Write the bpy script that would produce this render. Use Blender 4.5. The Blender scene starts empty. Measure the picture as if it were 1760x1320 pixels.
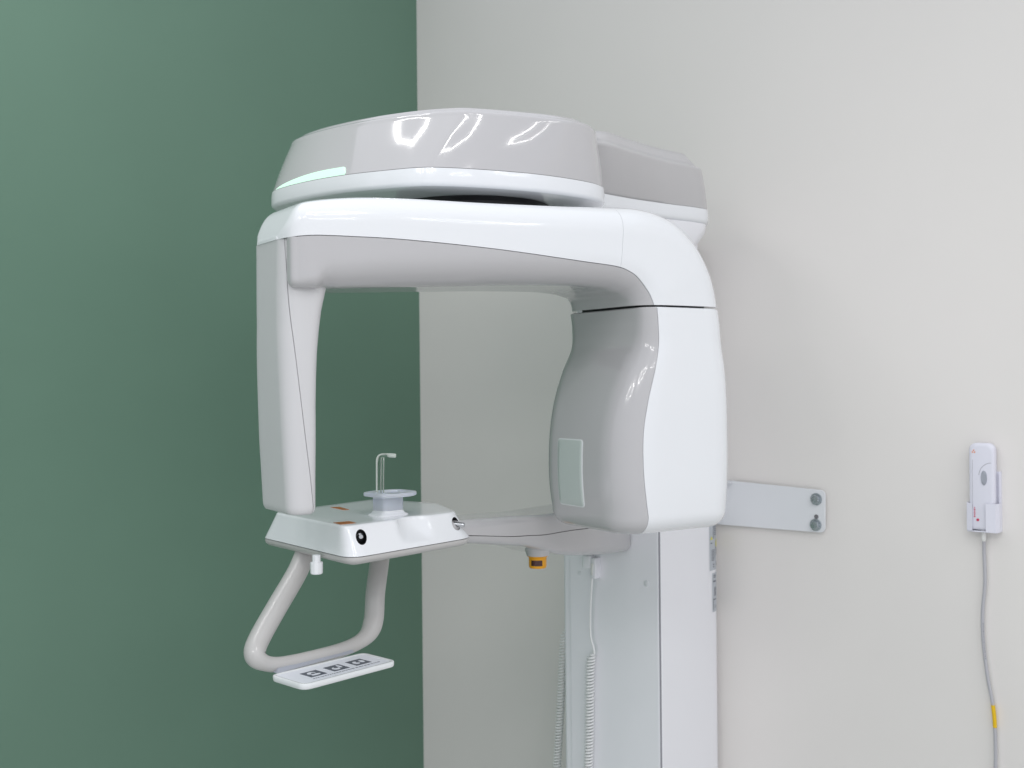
import bpy, bmesh, math, random
from mathutils import Vector, Matrix
random.seed(4)
sc = bpy.context.scene
COL = sc.collection

# ------------------------------------------------------------------ camera
H = 1.55                      # camera height
FPX, CX, CY = 1900.0, 880.0, 650.0
ROLL = 0.0096
cam_d = bpy.data.cameras.new('camera')
cam = bpy.data.objects.new('camera', cam_d); COL.objects.link(cam)
cam_d.sensor_width = 36.0
cam_d.lens = 36.0 * FPX / 1760.0
cam_d.shift_y = -10.0 / 1760.0
cam_d.clip_start = 0.05; cam_d.clip_end = 60
cam.location = (0, 0, H)
cam.rotation_euler = (math.radians(90), math.asin(ROLL), 0)
cam_d.dof.use_dof = True
cam_d.dof.focus_distance = 1.68
cam_d.dof.aperture_fstop = 6.3
sc.camera = cam

# ------------------------------------------------------------------ light
sc.view_settings.view_transform = 'Standard'
sc.view_settings.look = 'None'
sc.view_settings.exposure = 0.0
sc.view_settings.gamma = 1.0
w = bpy.data.worlds.new('World'); sc.world = w; w.use_nodes = True
wn = w.node_tree.nodes; wl = w.node_tree.links; wn.clear()
wo = wn.new('ShaderNodeOutputWorld'); bg = wn.new('ShaderNodeBackground')
tc = wn.new('ShaderNodeTexCoord'); sep = wn.new('ShaderNodeSeparateXYZ')
cr = wn.new('ShaderNodeValToRGB'); mp = wn.new('ShaderNodeMapRange')
mp.inputs['From Min'].default_value = -1; mp.inputs['From Max'].default_value = 1
wl.new(tc.outputs['Generated'], sep.inputs[0]); wl.new(sep.outputs['Z'], mp.inputs['Value'])
wl.new(mp.outputs[0], cr.inputs[0]); wl.new(cr.outputs[0], bg.inputs[0]); wl.new(bg.outputs[0], wo.inputs[0])
e = cr.color_ramp.elements
e[0].position = 0.35; e[0].color = (0.92, 0.93, 0.95, 1)
e[1].position = 0.75; e[1].color = (0.92, 0.96, 1.03, 1)
bg.inputs['Strength'].default_value = 0.86

def bar_light(name, a, b, width, power):
    a = Vector(a); b = Vector(b)
    d = bpy.data.lights.new(name, 'AREA'); d.shape = 'RECTANGLE'
    d.size = (b - a).length; d.size_y = width; d.energy = power
    d.color = (1.0, 0.99, 0.975)
    o = bpy.data.objects.new(name, d); COL.objects.link(o)
    o.location = (a + b) / 2
    o.rotation_euler = (0, 0, math.atan2(b.y - a.y, b.x - a.x))
    return o
def hex_lamp(cx, cy, r, rot, power, z=2.75):
    P_ = [(cx + r * math.cos(math.radians(rot + 60 * k)), cy + r * math.sin(math.radians(rot + 60 * k)), z) for k in range(6)]
    for k in range(6):
        bar_light('ceiling_tube_light', P_[k], P_[(k + 1) % 6], 0.034, power / 6)
hex_lamp(-0.66, 1.56, 0.18, 10, 3.5)
hex_lamp(0.42, 0.60, 0.28, 35, 5)
hex_lamp(1.95, 0.42, 0.34, 15, 6)
hex_lamp(0.10, -0.70, 0.38, 0, 12)
hex_lamp(1.6, -0.9, 0.38, 50, 9)
hex_lamp(-1.1, -0.5, 0.38, 50, 12)

# ------------------------------------------------------------------ projection helpers
RIGHT = Vector((math.sqrt(1 - ROLL**2), 0, -ROLL)); UP = Vector((ROLL, 0, math.sqrt(1 - ROLL**2)))
CAM = Vector((0, 0, H))
def ray(px, py): return RIGHT * ((px - CX) / FPX) + Vector((0, 1, 0)) + UP * ((CY - py) / FPX)
def at(px, py, Y): return CAM + ray(px, py) * Y
def at_plane(px, py, p, n):
    d = ray(px, py); t = (Vector(p) - CAM).dot(n) / d.dot(n); return CAM + d * t
def at_z(px, py, z):                       # z relative to the camera height
    return at_plane(px, py, (0, 0, H + z), Vector((0, 0, 1)))

# ------------------------------------------------------------------ materials
def mat(name, color, rough=0.4, coat=0.0, metal=0.0, noise=0.0, bump=0.0, nscale=40, emis=None, estr=0, trans=0, ior=1.45, rvar=0.0, sss=0):
    m = bpy.data.materials.new(name); m.use_nodes = True
    nt = m.node_tree; b = nt.nodes['Principled BSDF']
    b.inputs['Base Color'].default_value = (*color, 1); b.inputs['Roughness'].default_value = rough
    b.inputs['Metallic'].default_value = metal; b.inputs['Coat Weight'].default_value = coat
    b.inputs['Coat Roughness'].default_value = 0.04
    b.inputs['Transmission Weight'].default_value = trans; b.inputs['IOR'].default_value = ior
    if sss:
        b.inputs['Subsurface Weight'].default_value = sss; b.inputs['Subsurface Radius'].default_value = (0.01, 0.01, 0.012)
        b.inputs['Subsurface Scale'].default_value = 0.6
    if emis:
        b.inputs['Emission Color'].default_value = (*emis, 1); b.inputs['Emission Strength'].default_value = estr
    t = nt.nodes.new('ShaderNodeTexCoord'); n = nt.nodes.new('ShaderNodeTexNoise'); n.inputs['Scale'].default_value = nscale
    n.inputs['Detail'].default_value = 6
    nt.links.new(t.outputs['Object'], n.inputs['Vector'])
    if noise:
        mr = nt.nodes.new('ShaderNodeMix'); mr.data_type = 'RGBA'
        mr.inputs[6].default_value = (*[c * (1 - noise) for c in color], 1)
        mr.inputs[7].default_value = (*[min(1, c * (1 + noise)) for c in color], 1)
        nt.links.new(n.outputs['Fac'], mr.inputs[0]); nt.links.new(mr.outputs[2], b.inputs['Base Color'])
    if rvar:
        q = nt.nodes.new('ShaderNodeMapRange'); q.inputs['To Min'].default_value = max(0.02, rough - rvar); q.inputs['To Max'].default_value = rough + rvar
        nt.links.new(n.outputs['Fac'], q.inputs['Value']); nt.links.new(q.outputs[0], b.inputs['Roughness'])
    if bump:
        bp = nt.nodes.new('ShaderNodeBump'); bp.inputs['Strength'].default_value = bump; bp.inputs['Distance'].default_value = 0.001
        n2 = nt.nodes.new('ShaderNodeTexNoise'); n2.inputs['Scale'].default_value = nscale * 6; n2.inputs['Detail'].default_value = 4
        nt.links.new(t.outputs['Object'], n2.inputs['Vector'])
        nt.links.new(n2.outputs['Fac'], bp.inputs['Height']); nt.links.new(bp.outputs[0], b.inputs['Normal'])
    return m
M = {}
M['white'] = mat('white_gloss_plastic', (0.815, 0.83, 0.855), 0.14, 0.3, noise=0.012, nscale=3, rvar=0.04)
M['grey'] = mat('warm_grey_gloss_plastic', (0.505, 0.497, 0.507), 0.14, 0.4, noise=0.012, nscale=3, rvar=0.04)
M['limb'] = mat('light_grey_satin_plastic', (0.615, 0.61, 0.62), 0.33, 0.1, noise=0.012, nscale=3, rvar=0.05)
M['head'] = mat('grey_lacquered_plastic', (0.535, 0.525, 0.535), 0.10, 0.9, noise=0.01, nscale=3, rvar=0.01)
M['rear'] = mat('rear_hood_grey_plastic', (0.55, 0.54, 0.545), 0.35, 0.05, noise=0.01, nscale=3, rvar=0.03)
M['handle'] = mat('warm_grey_handle_plastic', (0.50, 0.49, 0.48), 0.3, 0.15, noise=0.012, nscale=3, rvar=0.05)
M['column'] = mat('painted_column_metal', (0.86, 0.86, 0.895), 0.5, 0.1, noise=0.015, nscale=4, bump=0.04, rvar=0.06)
M['metalplate'] = mat('painted_bracket_steel', (0.75, 0.765, 0.79), 0.5, noise=0.02, nscale=8, bump=0.05)
M['black'] = mat('black_rubber', (0.012, 0.012, 0.014), 0.5)
M['hole_shade'] = mat('hole_shade_dark', (0.16, 0.16, 0.17), 0.7)  # dark colour standing in for the shade inside the bracket hole
M['steel'] = mat('brushed_steel', (0.55, 0.56, 0.58), 0.22, metal=1.0, rvar=0.08, nscale=60)
M['bolt'] = mat('zinc_bolt', (0.46, 0.50, 0.53), 0.28, metal=1.0, rvar=0.1, nscale=90)
M['greenwall'] = mat('green_painted_wall', (0.134, 0.240, 0.176), 0.5, noise=0.05, bump=0.2, nscale=4, rvar=0.08)
M['whitewall'] = mat('off_white_painted_wall', (0.785, 0.757, 0.730), 0.55, noise=0.02, bump=0.2, nscale=4, rvar=0.08)
M['floor'] = mat('pale_floor', (0.60, 0.60, 0.59), 0.35, noise=0.03, nscale=6)
M['led'] = mat('mint_status_light', (0.1, 0.2, 0.15), 0.3, emis=(0.74, 1.0, 0.86), estr=0.95)
M['orange'] = mat('amber_laser_window', (0.42, 0.12, 0.02), 0.3, 0.0)
M['yellow'] = mat('amber_yellow_plastic', (0.80, 0.36, 0.01), 0.35)
M['darkred'] = mat('dark_red_window', (0.05, 0.006, 0.004), 0.1, 0.5)
M['window'] = mat('pale_green_window', (0.53, 0.585, 0.565), 0.3, 0.2)
M['frost'] = mat('frosted_blue_plastic', (0.83, 0.87, 0.985), 0.35, trans=0.45, sss=0.5)
M['clear'] = mat('clear_acrylic', (0.95, 0.98, 0.95), 0.05, trans=1.0, ior=1.4)
M['milk'] = mat('milky_acrylic', (0.80, 0.86, 0.80), 0.15, trans=0.45, ior=1.45)  # milky, half see-through acrylic of the rod ribs and tip
M['tray'] = mat('milky_plate_plastic', (0.74, 0.76, 0.77), 0.2, 0.3)
M['print'] = mat('dark_printed_icon', (0.11, 0.12, 0.15), 0.4)
M['paper'] = mat('printed_sheet', (0.76, 0.78, 0.84), 0.4)
M['label'] = mat('grey_label_foil', (0.50, 0.53, 0.57), 0.4)
M['sign_yellow'] = mat('warning_yellow', (0.75, 0.72, 0.08), 0.5)
M['handset'] = mat('handset_plastic', (0.74, 0.74, 0.82), 0.35, 0.1, noise=0.01, nscale=20)
M['button'] = mat('grey_button_rubber', (0.36, 0.38, 0.43), 0.5)
M['cable'] = mat('grey_cable_jacket', (0.46, 0.46, 0.49), 0.45)
M['cord'] = mat('white_coiled_jacket', (0.88, 0.88, 0.88), 0.4)
M['sleeve'] = mat('white_strain_relief', (0.75, 0.75, 0.73), 0.5)
M['tape'] = mat('yellow_tape', (0.78, 0.50, 0.01), 0.45)
M['red'] = mat('red_print', (0.55, 0.04, 0.10), 0.5)
M['orangeprint'] = mat('orange_print', (0.75, 0.22, 0.05), 0.5)
M['line'] = mat('fine_panel_line', (0.30, 0.30, 0.33), 0.5)

# ------------------------------------------------------------------ mesh helpers
WM = {}
def thing(name, loc, rz=0, label=None, cat=None, group=None):
    o = bpy.data.objects.new(name, None); COL.objects.link(o)
    o.location = loc; o.rotation_euler = (0, 0, rz); o.empty_display_size = 0.05
    WM[o.name] = Matrix.Translation(Vector(loc)) @ Matrix.Rotation(rz, 4, 'Z')
    if label: o['label'] = label
    if cat: o['category'] = cat
    if group: o['group'] = group
    return o
class MB:
    def __init__(s): s.v = []; s.f = []
    def add(s, vs, fs):
        b = len(s.v); s.v += [Vector(v) for v in vs]; s.f += [tuple(i + b for i in f) for f in fs]; return s
    def loft(s, rings, cap0=True, cap1=True, closed=True):
        n = len(rings[0]); vs = [p for r in rings for p in r]; fs = []
        m = n if closed else n - 1
        for i in range(len(rings) - 1):
            for j in range(m):
                k = (j + 1) % n
                fs.append((i * n + j, i * n + k, (i + 1) * n + k, (i + 1) * n + j))
        if closed and cap0: fs.append(tuple(reversed(range(n))))
        if closed and cap1: fs.append(tuple((len(rings) - 1) * n + j for j in range(n)))
        return s.add(vs, fs)
    def box(s, c, ax, ay, az):              # centre and three half axes
        c = Vector(c); ax = Vector(ax); ay = Vector(ay); az = Vector(az)
        vs = [c + ax * i + ay * j + az * k for i in (-1, 1) for j in (-1, 1) for k in (-1, 1)]
        return s.add(vs, [(0, 1, 3, 2), (4, 6, 7, 5), (0, 4, 5, 1), (2, 3, 7, 6), (0, 2, 6, 4), (1, 5, 7, 3)])
    def tube(s, pts, rad, n=16, cap=True, squash=1.0, upv=None):
        pts = [Vector(p) for p in pts]; rings = []
        t = (pts[1] - pts[0]).normalized()
        a = Vector(upv) if upv else (Vector((0, 0, 1)) if abs(t.z) < 0.9 else Vector((1, 0, 0)))
        x = t.cross(a).normalized()
        for i, p in enumerate(pts):
            t = (pts[min(i + 1, len(pts) - 1)] - pts[max(i - 1, 0)]).normalized()
            x = (x - t * x.dot(t)).normalized(); y = t.cross(x)
            r = rad(i / (len(pts) - 1)) if callable(rad) else rad
            rings.append([p + x * (r * math.cos(2 * math.pi * k / n)) + y * (r * squash * math.sin(2 * math.pi * k / n)) for k in range(n)])
        return s.loft(rings, cap, cap)
    def lathe(s, c, axis, prof, n=40):      # prof: (radius, height along axis)
        c = Vector(c); axis = Vector(axis).normalized()
        x = axis.orthogonal().normalized(); y = axis.cross(x)
        return s.loft([[c + axis * h + x * (r * math.cos(2 * math.pi * k / n)) + y * (r * math.sin(2 * math.pi * k / n)) for k in range(n)] for r, h in prof])
def catmull(P_, n):
    P_ = [Vector(p) for p in P_]; out = []
    for i in range(len(P_) - 1):
        p0 = P_[max(i - 1, 0)]; p1 = P_[i]; p2 = P_[i + 1]; p3 = P_[min(i + 2, len(P_) - 1)]
        for k in range(n):
            t = k / n
            out.append(0.5 * ((2 * p1) + (p2 - p0) * t + (2 * p0 - 5 * p1 + 4 * p2 - p3) * t * t + (3 * p1 - p0 - 3 * p2 + p3) * t**3))
    out.append(P_[-1]); return out
def catclosed(P_, n):
    P_ = [Vector(p) for p in P_]; m = len(P_); out = []
    for i in range(m):
        p0, p1, p2, p3 = P_[i - 1], P_[i], P_[(i + 1) % m], P_[(i + 2) % m]
        for k in range(n):
            t = k / n
            out.append(0.5 * ((2 * p1) + (p2 - p0) * t + (2 * p0 - 5 * p1 + 4 * p2 - p3) * t * t + (3 * p1 - p0 - 3 * p2 + p3) * t**3))
    return out
def obj(name, mb, m, parent=None, sharp=38, label=None, smooth=True, bevel=0, world=True):
    me = bpy.data.meshes.new(name)
    vs = mb.v
    if parent is not None and world:
        inv = WM[parent.name].inverted(); vs = [inv @ v for v in vs]
    me.from_pydata([tuple(v) for v in vs], [], mb.f)
    bm = bmesh.new(); bm.from_mesh(me); bmesh.ops.remove_doubles(bm, verts=bm.verts, dist=1e-6)
    bmesh.ops.recalc_face_normals(bm, faces=bm.faces)
    if bevel:
        ed = [ed for ed in bm.edges if len(ed.link_faces) == 2 and ed.calc_face_angle(0) > math.radians(35)]
        bmesh.ops.bevel(bm, geom=ed, offset=bevel, segments=3, affect='EDGES', profile=0.5, clamp_overlap=True)
    bm.to_mesh(me); bm.free(); me.validate()
    if smooth:
        me.shade_smooth(); me.set_sharp_from_angle(angle=math.radians(sharp))
    me.materials.append(M[m] if isinstance(m, str) else m)
    o = bpy.data.objects.new(name, me); COL.objects.link(o)
    if parent is not None: o.parent = parent; WM[o.name] = WM[parent.name]
    else: WM[o.name] = Matrix.Identity(4)
    if label: o['label'] = label
    return o
def rrect(a0, a1, b0, b1, r, k=14):
    """dense rounded rectangle; r = radii at (a0,b0),(a1,b0),(a1,b1),(a0,b1)"""
    mx = 0.495 * min(a1 - a0, b1 - b0); r = [max(1e-4, min(q, mx)) for q in r]
    cs = [(a0 + r[0], b0 + r[0], 180), (a1 - r[1], b0 + r[1], 270), (a1 - r[2], b1 - r[2], 0), (a0 + r[3], b1 - r[3], 90)]
    out = []
    for (cx, cy, st), q in zip(cs, r):
        for i in range(k + 1):
            t = math.radians(st + 90 * i / k); out.append((cx + q * math.cos(t), cy + q * math.sin(t)))
    return out
def resample(pl, n):
    L = [0]
    for i in range(1, len(pl)): L.append(L[-1] + math.dist(pl[i], pl[i - 1]))
    out = []; j = 0
    for i in range(n):
        s = L[-1] * i / (n - 1)
        while j < len(L) - 2 and L[j + 1] < s: j += 1
        t = 0 if L[j + 1] == L[j] else (s - L[j]) / (L[j + 1] - L[j]); t = min(1, max(0, t))
        out.append(tuple(pl[j][q] + (pl[j + 1][q] - pl[j][q]) * t for q in range(len(pl[j]))))
    return out
def split(ring, a, high, n):
    """part of the closed ring with first coordinate above / below a, resampled to n points, b0 side first"""
    N = len(ring); cross = []
    for i in range(N):
        p, q = ring[i], ring[(i + 1) % N]
        if (p[0] - a) * (q[0] - a) < 0 or p[0] == a:
            t = 0 if p[0] == q[0] else (a - p[0]) / (q[0] - p[0])
            cross.append((i, (a, p[1] + (q[1] - p[1]) * t)))
    cross = sorted(cross, key=lambda c: c[1][1]); lo, hi = cross[0], cross[-1]
    def walk(s, e_):
        pts = [s[1]]; i = (s[0] + 1) % N
        while True:
            pts.append(ring[i])
            if i == e_[0]: break
            i = (i + 1) % N
        pts.append(e_[1]); return pts
    # ring is counter-clockwise: from lo going forward runs towards increasing a
    pl = walk(lo, hi) if high else list(reversed(walk(hi, lo)))
    pl = [p for i, p in enumerate(pl) if i == 0 or math.dist(p, pl[i - 1]) > 1e-7]
    return resample(pl, n)
def interp(tab, x):
    if x <= tab[0][0]: return tab[0][1:]
    for a, b in zip(tab, tab[1:]):
        if x <= b[0]:
            t = (x - a[0]) / (b[0] - a[0]); return tuple(p + (q - p) * t for p, q in zip(a[1:], b[1:]))
    return tab[-1][1:]
def smooth_tab(tab, n):
    return [tuple(v) for v in catmull_n(tab, n)]
def catmull_n(tab, n):
    out = []
    for i in range(len(tab) - 1):
        p = [tab[max(i - 1, 0)], tab[i], tab[i + 1], tab[min(i + 2, len(tab) - 1)]]
        for k in range(n):
            t = k / n
            out.append([0.5 * (2 * b + (c - a) * t + (2 * a - 5 * b + 4 * c - d) * t * t + (3 * b - a - 3 * c + d) * t**3) for a, b, c, d in zip(*p)])
    out.append(list(tab[-1])); return out

# ------------------------------------------------------------------ the setting: walls and floor
TH = math.radians(39)
DW = Vector((math.cos(TH), -math.sin(TH), 0))       # along the white wall, towards the right and the camera
NW = Vector((-math.sin(TH), -math.cos(TH), 0))      # its normal, into the room
A = Vector((0.292, 2.20, 0))                        # nearest edge of the column
WP = A - NW * 0.262                                 # a point of the white wall
cor = at_plane(722, 650, WP, NW); cor.z = 0
def wallpt(px, py, off=0): return at_plane(px, py, WP + NW * off, NW)
def struct(name, mb, m, label):
    o = obj(name, mb, m, None, smooth=False); o['kind'] = 'structure'; o['label'] = label; return o
def slab(p, d, length, n, thick, z0, z1):
    p = Vector(p); q = p + d * length; b = n * -thick
    return MB().add([p + Vector((0, 0, z0)), q + Vector((0, 0, z0)), q + b + Vector((0, 0, z0)), p + b + Vector((0, 0, z0)),
                     p + Vector((0, 0, z1)), q + Vector((0, 0, z1)), q + b + Vector((0, 0, z1)), p + b + Vector((0, 0, z1))],
                    [(0, 1, 2, 3), (4, 7, 6, 5), (0, 4, 5, 1), (1, 5, 6, 2), (2, 6, 7, 3), (3, 7, 4, 0)])
struct('white_wall', slab(cor - DW * 0.05, DW, 3.25, NW, 0.1, 0, 2.8), 'whitewall', 'off-white painted wall behind the machine')
struct('green_wall', slab(cor - NW * 0.05, NW, 3.25, DW, 0.1, 0, 2.8), 'greenwall', 'sage green painted wall on the left')
struct('floor', MB().box((0, 1.2, -0.05), (3.5, 0, 0), (0, 3.5, 0), (0, 0, 0.05)), 'floor', 'pale floor below the frame')

# ------------------------------------------------------------------ the machine
ALPHA = math.radians(33)
O = Vector((-0.096, 1.679, H))
U = Vector((math.cos(ALPHA), math.sin(ALPHA), 0)); V = Vector((-math.sin(ALPHA), math.cos(ALPHA), 0))
def L(u, v, z): return O + U * u + V * v + Vector((0, 0, z))
def uz(px, py, v):
    p = at_plane(px, py, O + V * v, V); return ((p - O).dot(U), p.z - H)
colc = A + (-DW) * 0.115 - NW * 0.125
mach = thing('xray_machine', (colc.x, colc.y, 0), 0,
             'large white and grey dental X-ray machine with a C-shaped arm, standing against the off-white wall', 'x-ray machine')

# ---- column
def cpt(p, q, z): return A - DW * p - NW * q + Vector((0, 0, z))     # p to the left along the wall, q back to the wall
def column_ring(p0, p1, q0, q1, r, z, k=10):
    return [cpt(a, b, z) for a, b in rrect(p0, p1, q0, q1, r, k)]
CR = (0.006, 0.010, 0.004, 0.045)
col_out = rrect(0, 0.243, 0, 0.26, CR, 10)
cb = MB().loft([[cpt(a, b, z) for a, b in col_out] for z in (0.0, 1.0, H - 0.12)])
column = obj('column', cb, 'column', mach)
iu = MB().loft([column_ring(0.030, 0.222, 0.012, 0.235, (0.03,) * 4, z) for z in (H - 0.121, H + 0.30)])
obj('inner_column', iu, 'column', mach)
bp = MB().loft([column_ring(-0.06, 0.30, -0.10, 0.255, (0.02,) * 4, z) for z in (0.0, 0.03)])
obj('base_plate', bp, 'column', mach)
# proud front panel and fine seams
obj('front_panel', MB().loft([column_ring(0.004, 0.221, -0.0035, 0.0006, (0.0015,) * 4, z) for z in (0.04, H - 0.13)]), 'column', column)
obj('panel_seam', MB().loft([column_ring(0.0015, 0.0035, -0.0012, 0.004, (0.0005,) * 4, z) for z in (0.04, H - 0.13)]), 'line', column)
for px, py, r in ((1111, 1003, 0.0062), (996, 985, 0.0045)):
    c = at_plane(px, py, A + NW * 0.0035, NW)
    obj('screw_cap', MB().lathe(c, NW, [(r, -0.001), (r, 0.0006), (r * 0.85, 0.0012), (0.0004, 0.0013)], 24), 'metalplate', column)
# rating labels wrapped round the back edge of the column
def outline_s(s):          # arc length from the near edge going back along the side
    pl = [p for p in col_out]
    i0 = min(range(len(pl)), key=lambda i: abs(pl[i][0]) + abs(pl[i][1] - 0.006))
    seq = list(reversed(pl[:1])) + list(reversed(pl[44 - 11:]))       # along a0 side towards b1
    t = s
    for a, b in zip(seq, seq[1:]):
        d = math.dist(a, b)
        if t <= d and d > 0:
            f = t / d; nx, ny = (b[1] - a[1]) / d, -(b[0] - a[0]) / d
            return (a[0] + (b[0] - a[0]) * f, a[1] + (b[1] - a[1]) * f), (-abs(nx), ny if True else 0)
        t -= d
    return seq[-1], (0, 1)
def wrap(s0, s1, z0, z1, off, n=10, shear=0):
    rows = []
    for i in range(n + 1):
        s = s0 + (s1 - s0) * i / n
        (p, q), (nx, ny) = outline_s(s); p += nx * off; q += ny * off * (1 if ny > 0 else -1)
        rows.append((cpt(p, q, 0)))
    vs = [r + Vector((0, 0, z0)) for r in rows] + [r + Vector((0, 0, z1)) for r in rows]
    return vs, [(i, i + 1, n + 2 + i, n + 1 + i) for i in range(n)]
def pz(y, Y=2.36): return H + (CY - y) * Y / FPX
lab = MB().add(*wrap(0.192, 0.245, pz(984), pz(905), 0.0006))
rl = obj('rating_label', lab, 'label', column, label='grey rating label with fine print on the column side')
lab = MB().add(*wrap(0.203, 0.248, pz(1056), pz(989), 0.0006))
rl2 = obj('rating_label', lab, 'label', column, label='lower grey barcode label on the column side')
pr = MB()
def lines(s0, s1, z0, z1, n, th=0.5, mb=pr):
    for i in range(n):
        z = z0 + (z1 - z0) * (i + 0.5) / n; h = abs(z1 - z0) / n * th / 2
        e_ = s1 - random.random() * (s1 - s0) * 0.25
        mb.add(*wrap(s0, e_, z - h, z + h, 0.0010, 6))
lines(0.206, 0.226, pz(905), pz(925), 6, 0.42); lines(0.196, 0.206, pz(938), pz(936), 1, 0.8)
lines(0.206, 0.214, pz(925), pz(930), 2, 0.42); lines(0.200, 0.216, pz(948), pz(968), 8, 0.42); lines(0.220, 0.238, pz(945), pz(960), 5, 0.42)
lines(0.206, 0.213, pz(972), pz(980), 2, 0.5); lines(0.222, 0.236, pz(970), pz(978), 2, 0.5)
obj('fine_print', pr, 'print', rl)
pr2 = MB()
lines(0.208, 0.222, pz(992), pz(998), 2, 0.5, pr2); lines(0.206, 0.222, pz(1001), pz(1006), 1, 0.5, pr2)
lines(0.211, 0.221, pz(1014), pz(1029), 9, 0.6, pr2); lines(0.206, 0.224, pz(1033), pz(1036), 1, 0.6, pr2)
pr2.add(*wrap(0.206, 0.2075, pz(1052), pz(1034), 0.001, 2)); lines(0.212, 0.220, pz(1044), pz(1050), 2, 0.4, pr2)
obj('fine_print', pr2, 'print', rl2)
tri = MB()
for i in range(6):
    f = (i + 0.5) / 6; tri.add(*wrap(0.200 - 0.0055 * f, 0.200 + 0.0055 * f, pz(925 + 6 * (f + 0.083)), pz(925 + 6 * (f - 0.083)), 0.0013, 3))
obj('warning_triangle', tri, 'sign_yellow', rl)
tri = MB()
for i in range(8):
    a = (i + 0.5) / 8 * 2 - 1; h = math.sqrt(1 - a * a) * 0.010
    tri.add(*wrap(0.229 - h, 0.229 + h, pz(939 + 7 * (a + 0.125)), pz(939 + 7 * (a - 0.125)), 0.0013, 4))
obj('warning_disc', tri, 'sign_yellow', rl)

# ---- wall bracket
def wp(px, py, off): return wallpt(px, py, off)
t0, t1 = 0.010, 0.006
quad = [(1232, 824), (1418, 843), (1418, 916), (1232, 901)]
c4 = [wp(x, y, t0) for x, y in quad]
def round_quad(c, rs, k=8):
    out = []
    for i in range(len(c)):
        p = c[i]; a = (c[i - 1] - p).normalized(); b = (c[(i + 1) % len(c)] - p).normalized(); r = rs[i]
        s_ = p + a * r; e_ = p + b * r
        for j in range(k + 1):
            t = j / k; out.append(s_ * (1 - t)**2 + p * 2 * t * (1 - t) + e_ * t * t)
    return out
rq = round_quad(c4, [0.002, 0.012, 0.012, 0.002])
br = obj('wall_bracket', MB().loft([[p - NW * 0.004 for p in rq], [p - NW * 0.0006 for p in rq], [p * 1 + (sum(rq, Vector()) / len(rq) - p).normalized() * 0.0006 for p in rq]]), 'metalplate', mach)
fl = wp(1254, 829, 0.012)
obj('flange', MB().box(fl - DW * 0.008, DW * 0.016, NW * 0.012, Vector((0, 0, 0.0012))), 'metalplate', br)
for px, py in ((1403, 858), (1402, 902)):
    c = wp(px, py, 0.0104)
    bo = obj('bolt', MB().lathe(c, NW, [(0.0125, -0.001), (0.0125, 0.001), (0.0122, 0.0016), (0.0085, 0.0018), (0.0085, 0.0065), (0.0075, 0.0078), (0.0006, 0.0083)], 6 * 6), 'bolt', br)
    hx = MB().lathe(c + NW * 0.0018, NW, [(0.0098, -0.001), (0.0098, 0.0060), (0.0084, 0.0078), (0.0005, 0.0079)], 6)
    obj('hex_head', hx, 'bolt', bo, sharp=20)
c = wp(1403, 888, 0.0104)
obj('slot_hole', MB().lathe(c, NW, [(0.0045, -0.001), (0.0045, 0.0004), (0.0003, 0.0004)], 24), 'hole_shade', br)  # no real hole: a flat disc coloured dark like a shaded opening

# ---- overhead unit (front hood) and rear hood over the column
def hood(outer, top, zs, name_band, name_shell, crown, band_bottom, seam_gap=0.0010, n=24, label=None, rb=0.010, cham=(0.975, 0.005)):
    def relax(pl, k):
        for _ in range(k): pl = [pl[i] * 0.5 + (pl[i - 1] + pl[(i + 1) % len(pl)]) * 0.25 for i in range(len(pl))]
        return pl
    oc = catclosed(outer, n); tc_ = catclosed(top, n); N = len(oc); assert len(tc_) == N
    z0, z1, z2 = zs
    def inset(pl, d):
        out = []
        for i in range(N):
            t = (pl[(i + 1) % N] - pl[i - 1]).normalized(); nn = Vector((-t.y, t.x, 0))
            out.append(pl[i] + nn * d)
        return relax(out, 8)
    cen = sum(oc, Vector()) / N
    area = sum(oc[i].x * oc[(i + 1) % N].y - oc[(i + 1) % N].x * oc[i].y for i in range(N))
    sgn = 1 if area > 0 else -1
    def ring(pl, d, z, s=None):
        q = inset(pl, d * sgn)
        if s is not None: q = [cen + (p - cen) * s for p in q]
        return [Vector((p.x, p.y, H + z)) for p in q]
    rings = [ring(oc, rb + 0.03, z0 + 0.0005), ring(oc, rb, z0)]
    for a in (18, 36, 54, 72, 90):
        a = math.radians(a); rings.append(ring(oc, rb * (1 - math.sin(a)) - 0.0, z0 + rb * (1 - math.cos(a))))
    rings.append(ring(oc, 0.0, (z0 + rb + z1) / 2)); rings.append(ring(oc, 0.001, z1 - seam_gap))
    rings.append(ring(oc, 0.006, z1 - seam_gap + 0.0002))
    band = MB().loft(rings)
    rr = [ring(oc, 0.007, z1 - 0.0002), ring(oc, 0.0022, z1)]
    steps = 20
    for i in range(1, steps + 1):
        t = i / steps; pl = [oc[k].lerp(tc_[k], t) for k in range(N)]
        bulge = -0.0015 * math.sin(math.pi * t)
        rr.append(ring(pl, 0.0022 * (1 - t) + bulge, z1 + (z2 - z1) * t))
    rtop = 0.010
    for a in (15, 30, 45, 60, 75, 90):
        a = math.radians(a); rr.append(ring(tc_, rtop * (1 - math.cos(a)), z2 + rtop * 0.75 * math.sin(a)))
    for q in (1 - (1 - cham[0]) * 0.5, cham[0], cham[0] - 0.04, 0.75, 0.6, 0.4, 0.2, 0.03):
        base = relax(inset(tc_, rtop * sgn), int(12 + 120 * (1 - q)))
        rr.append([Vector((cen.x + (p.x - cen.x) * q, cen.y + (p.y - cen.y) * q, H + z2 + rtop * 0.75 + cham[1] * min(1, (1 - q) / (1 - cham[0])) + crown * (1 - q * q))) for p in base])
    return band, MB().loft(rr), oc, tc_, inset, sgn
def g(px, py, z):
    p = at_z(px, py, z); p.z = 0; return p
ZB, ZS, ZT = 0.2965, 0.325, 0.412
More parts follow.
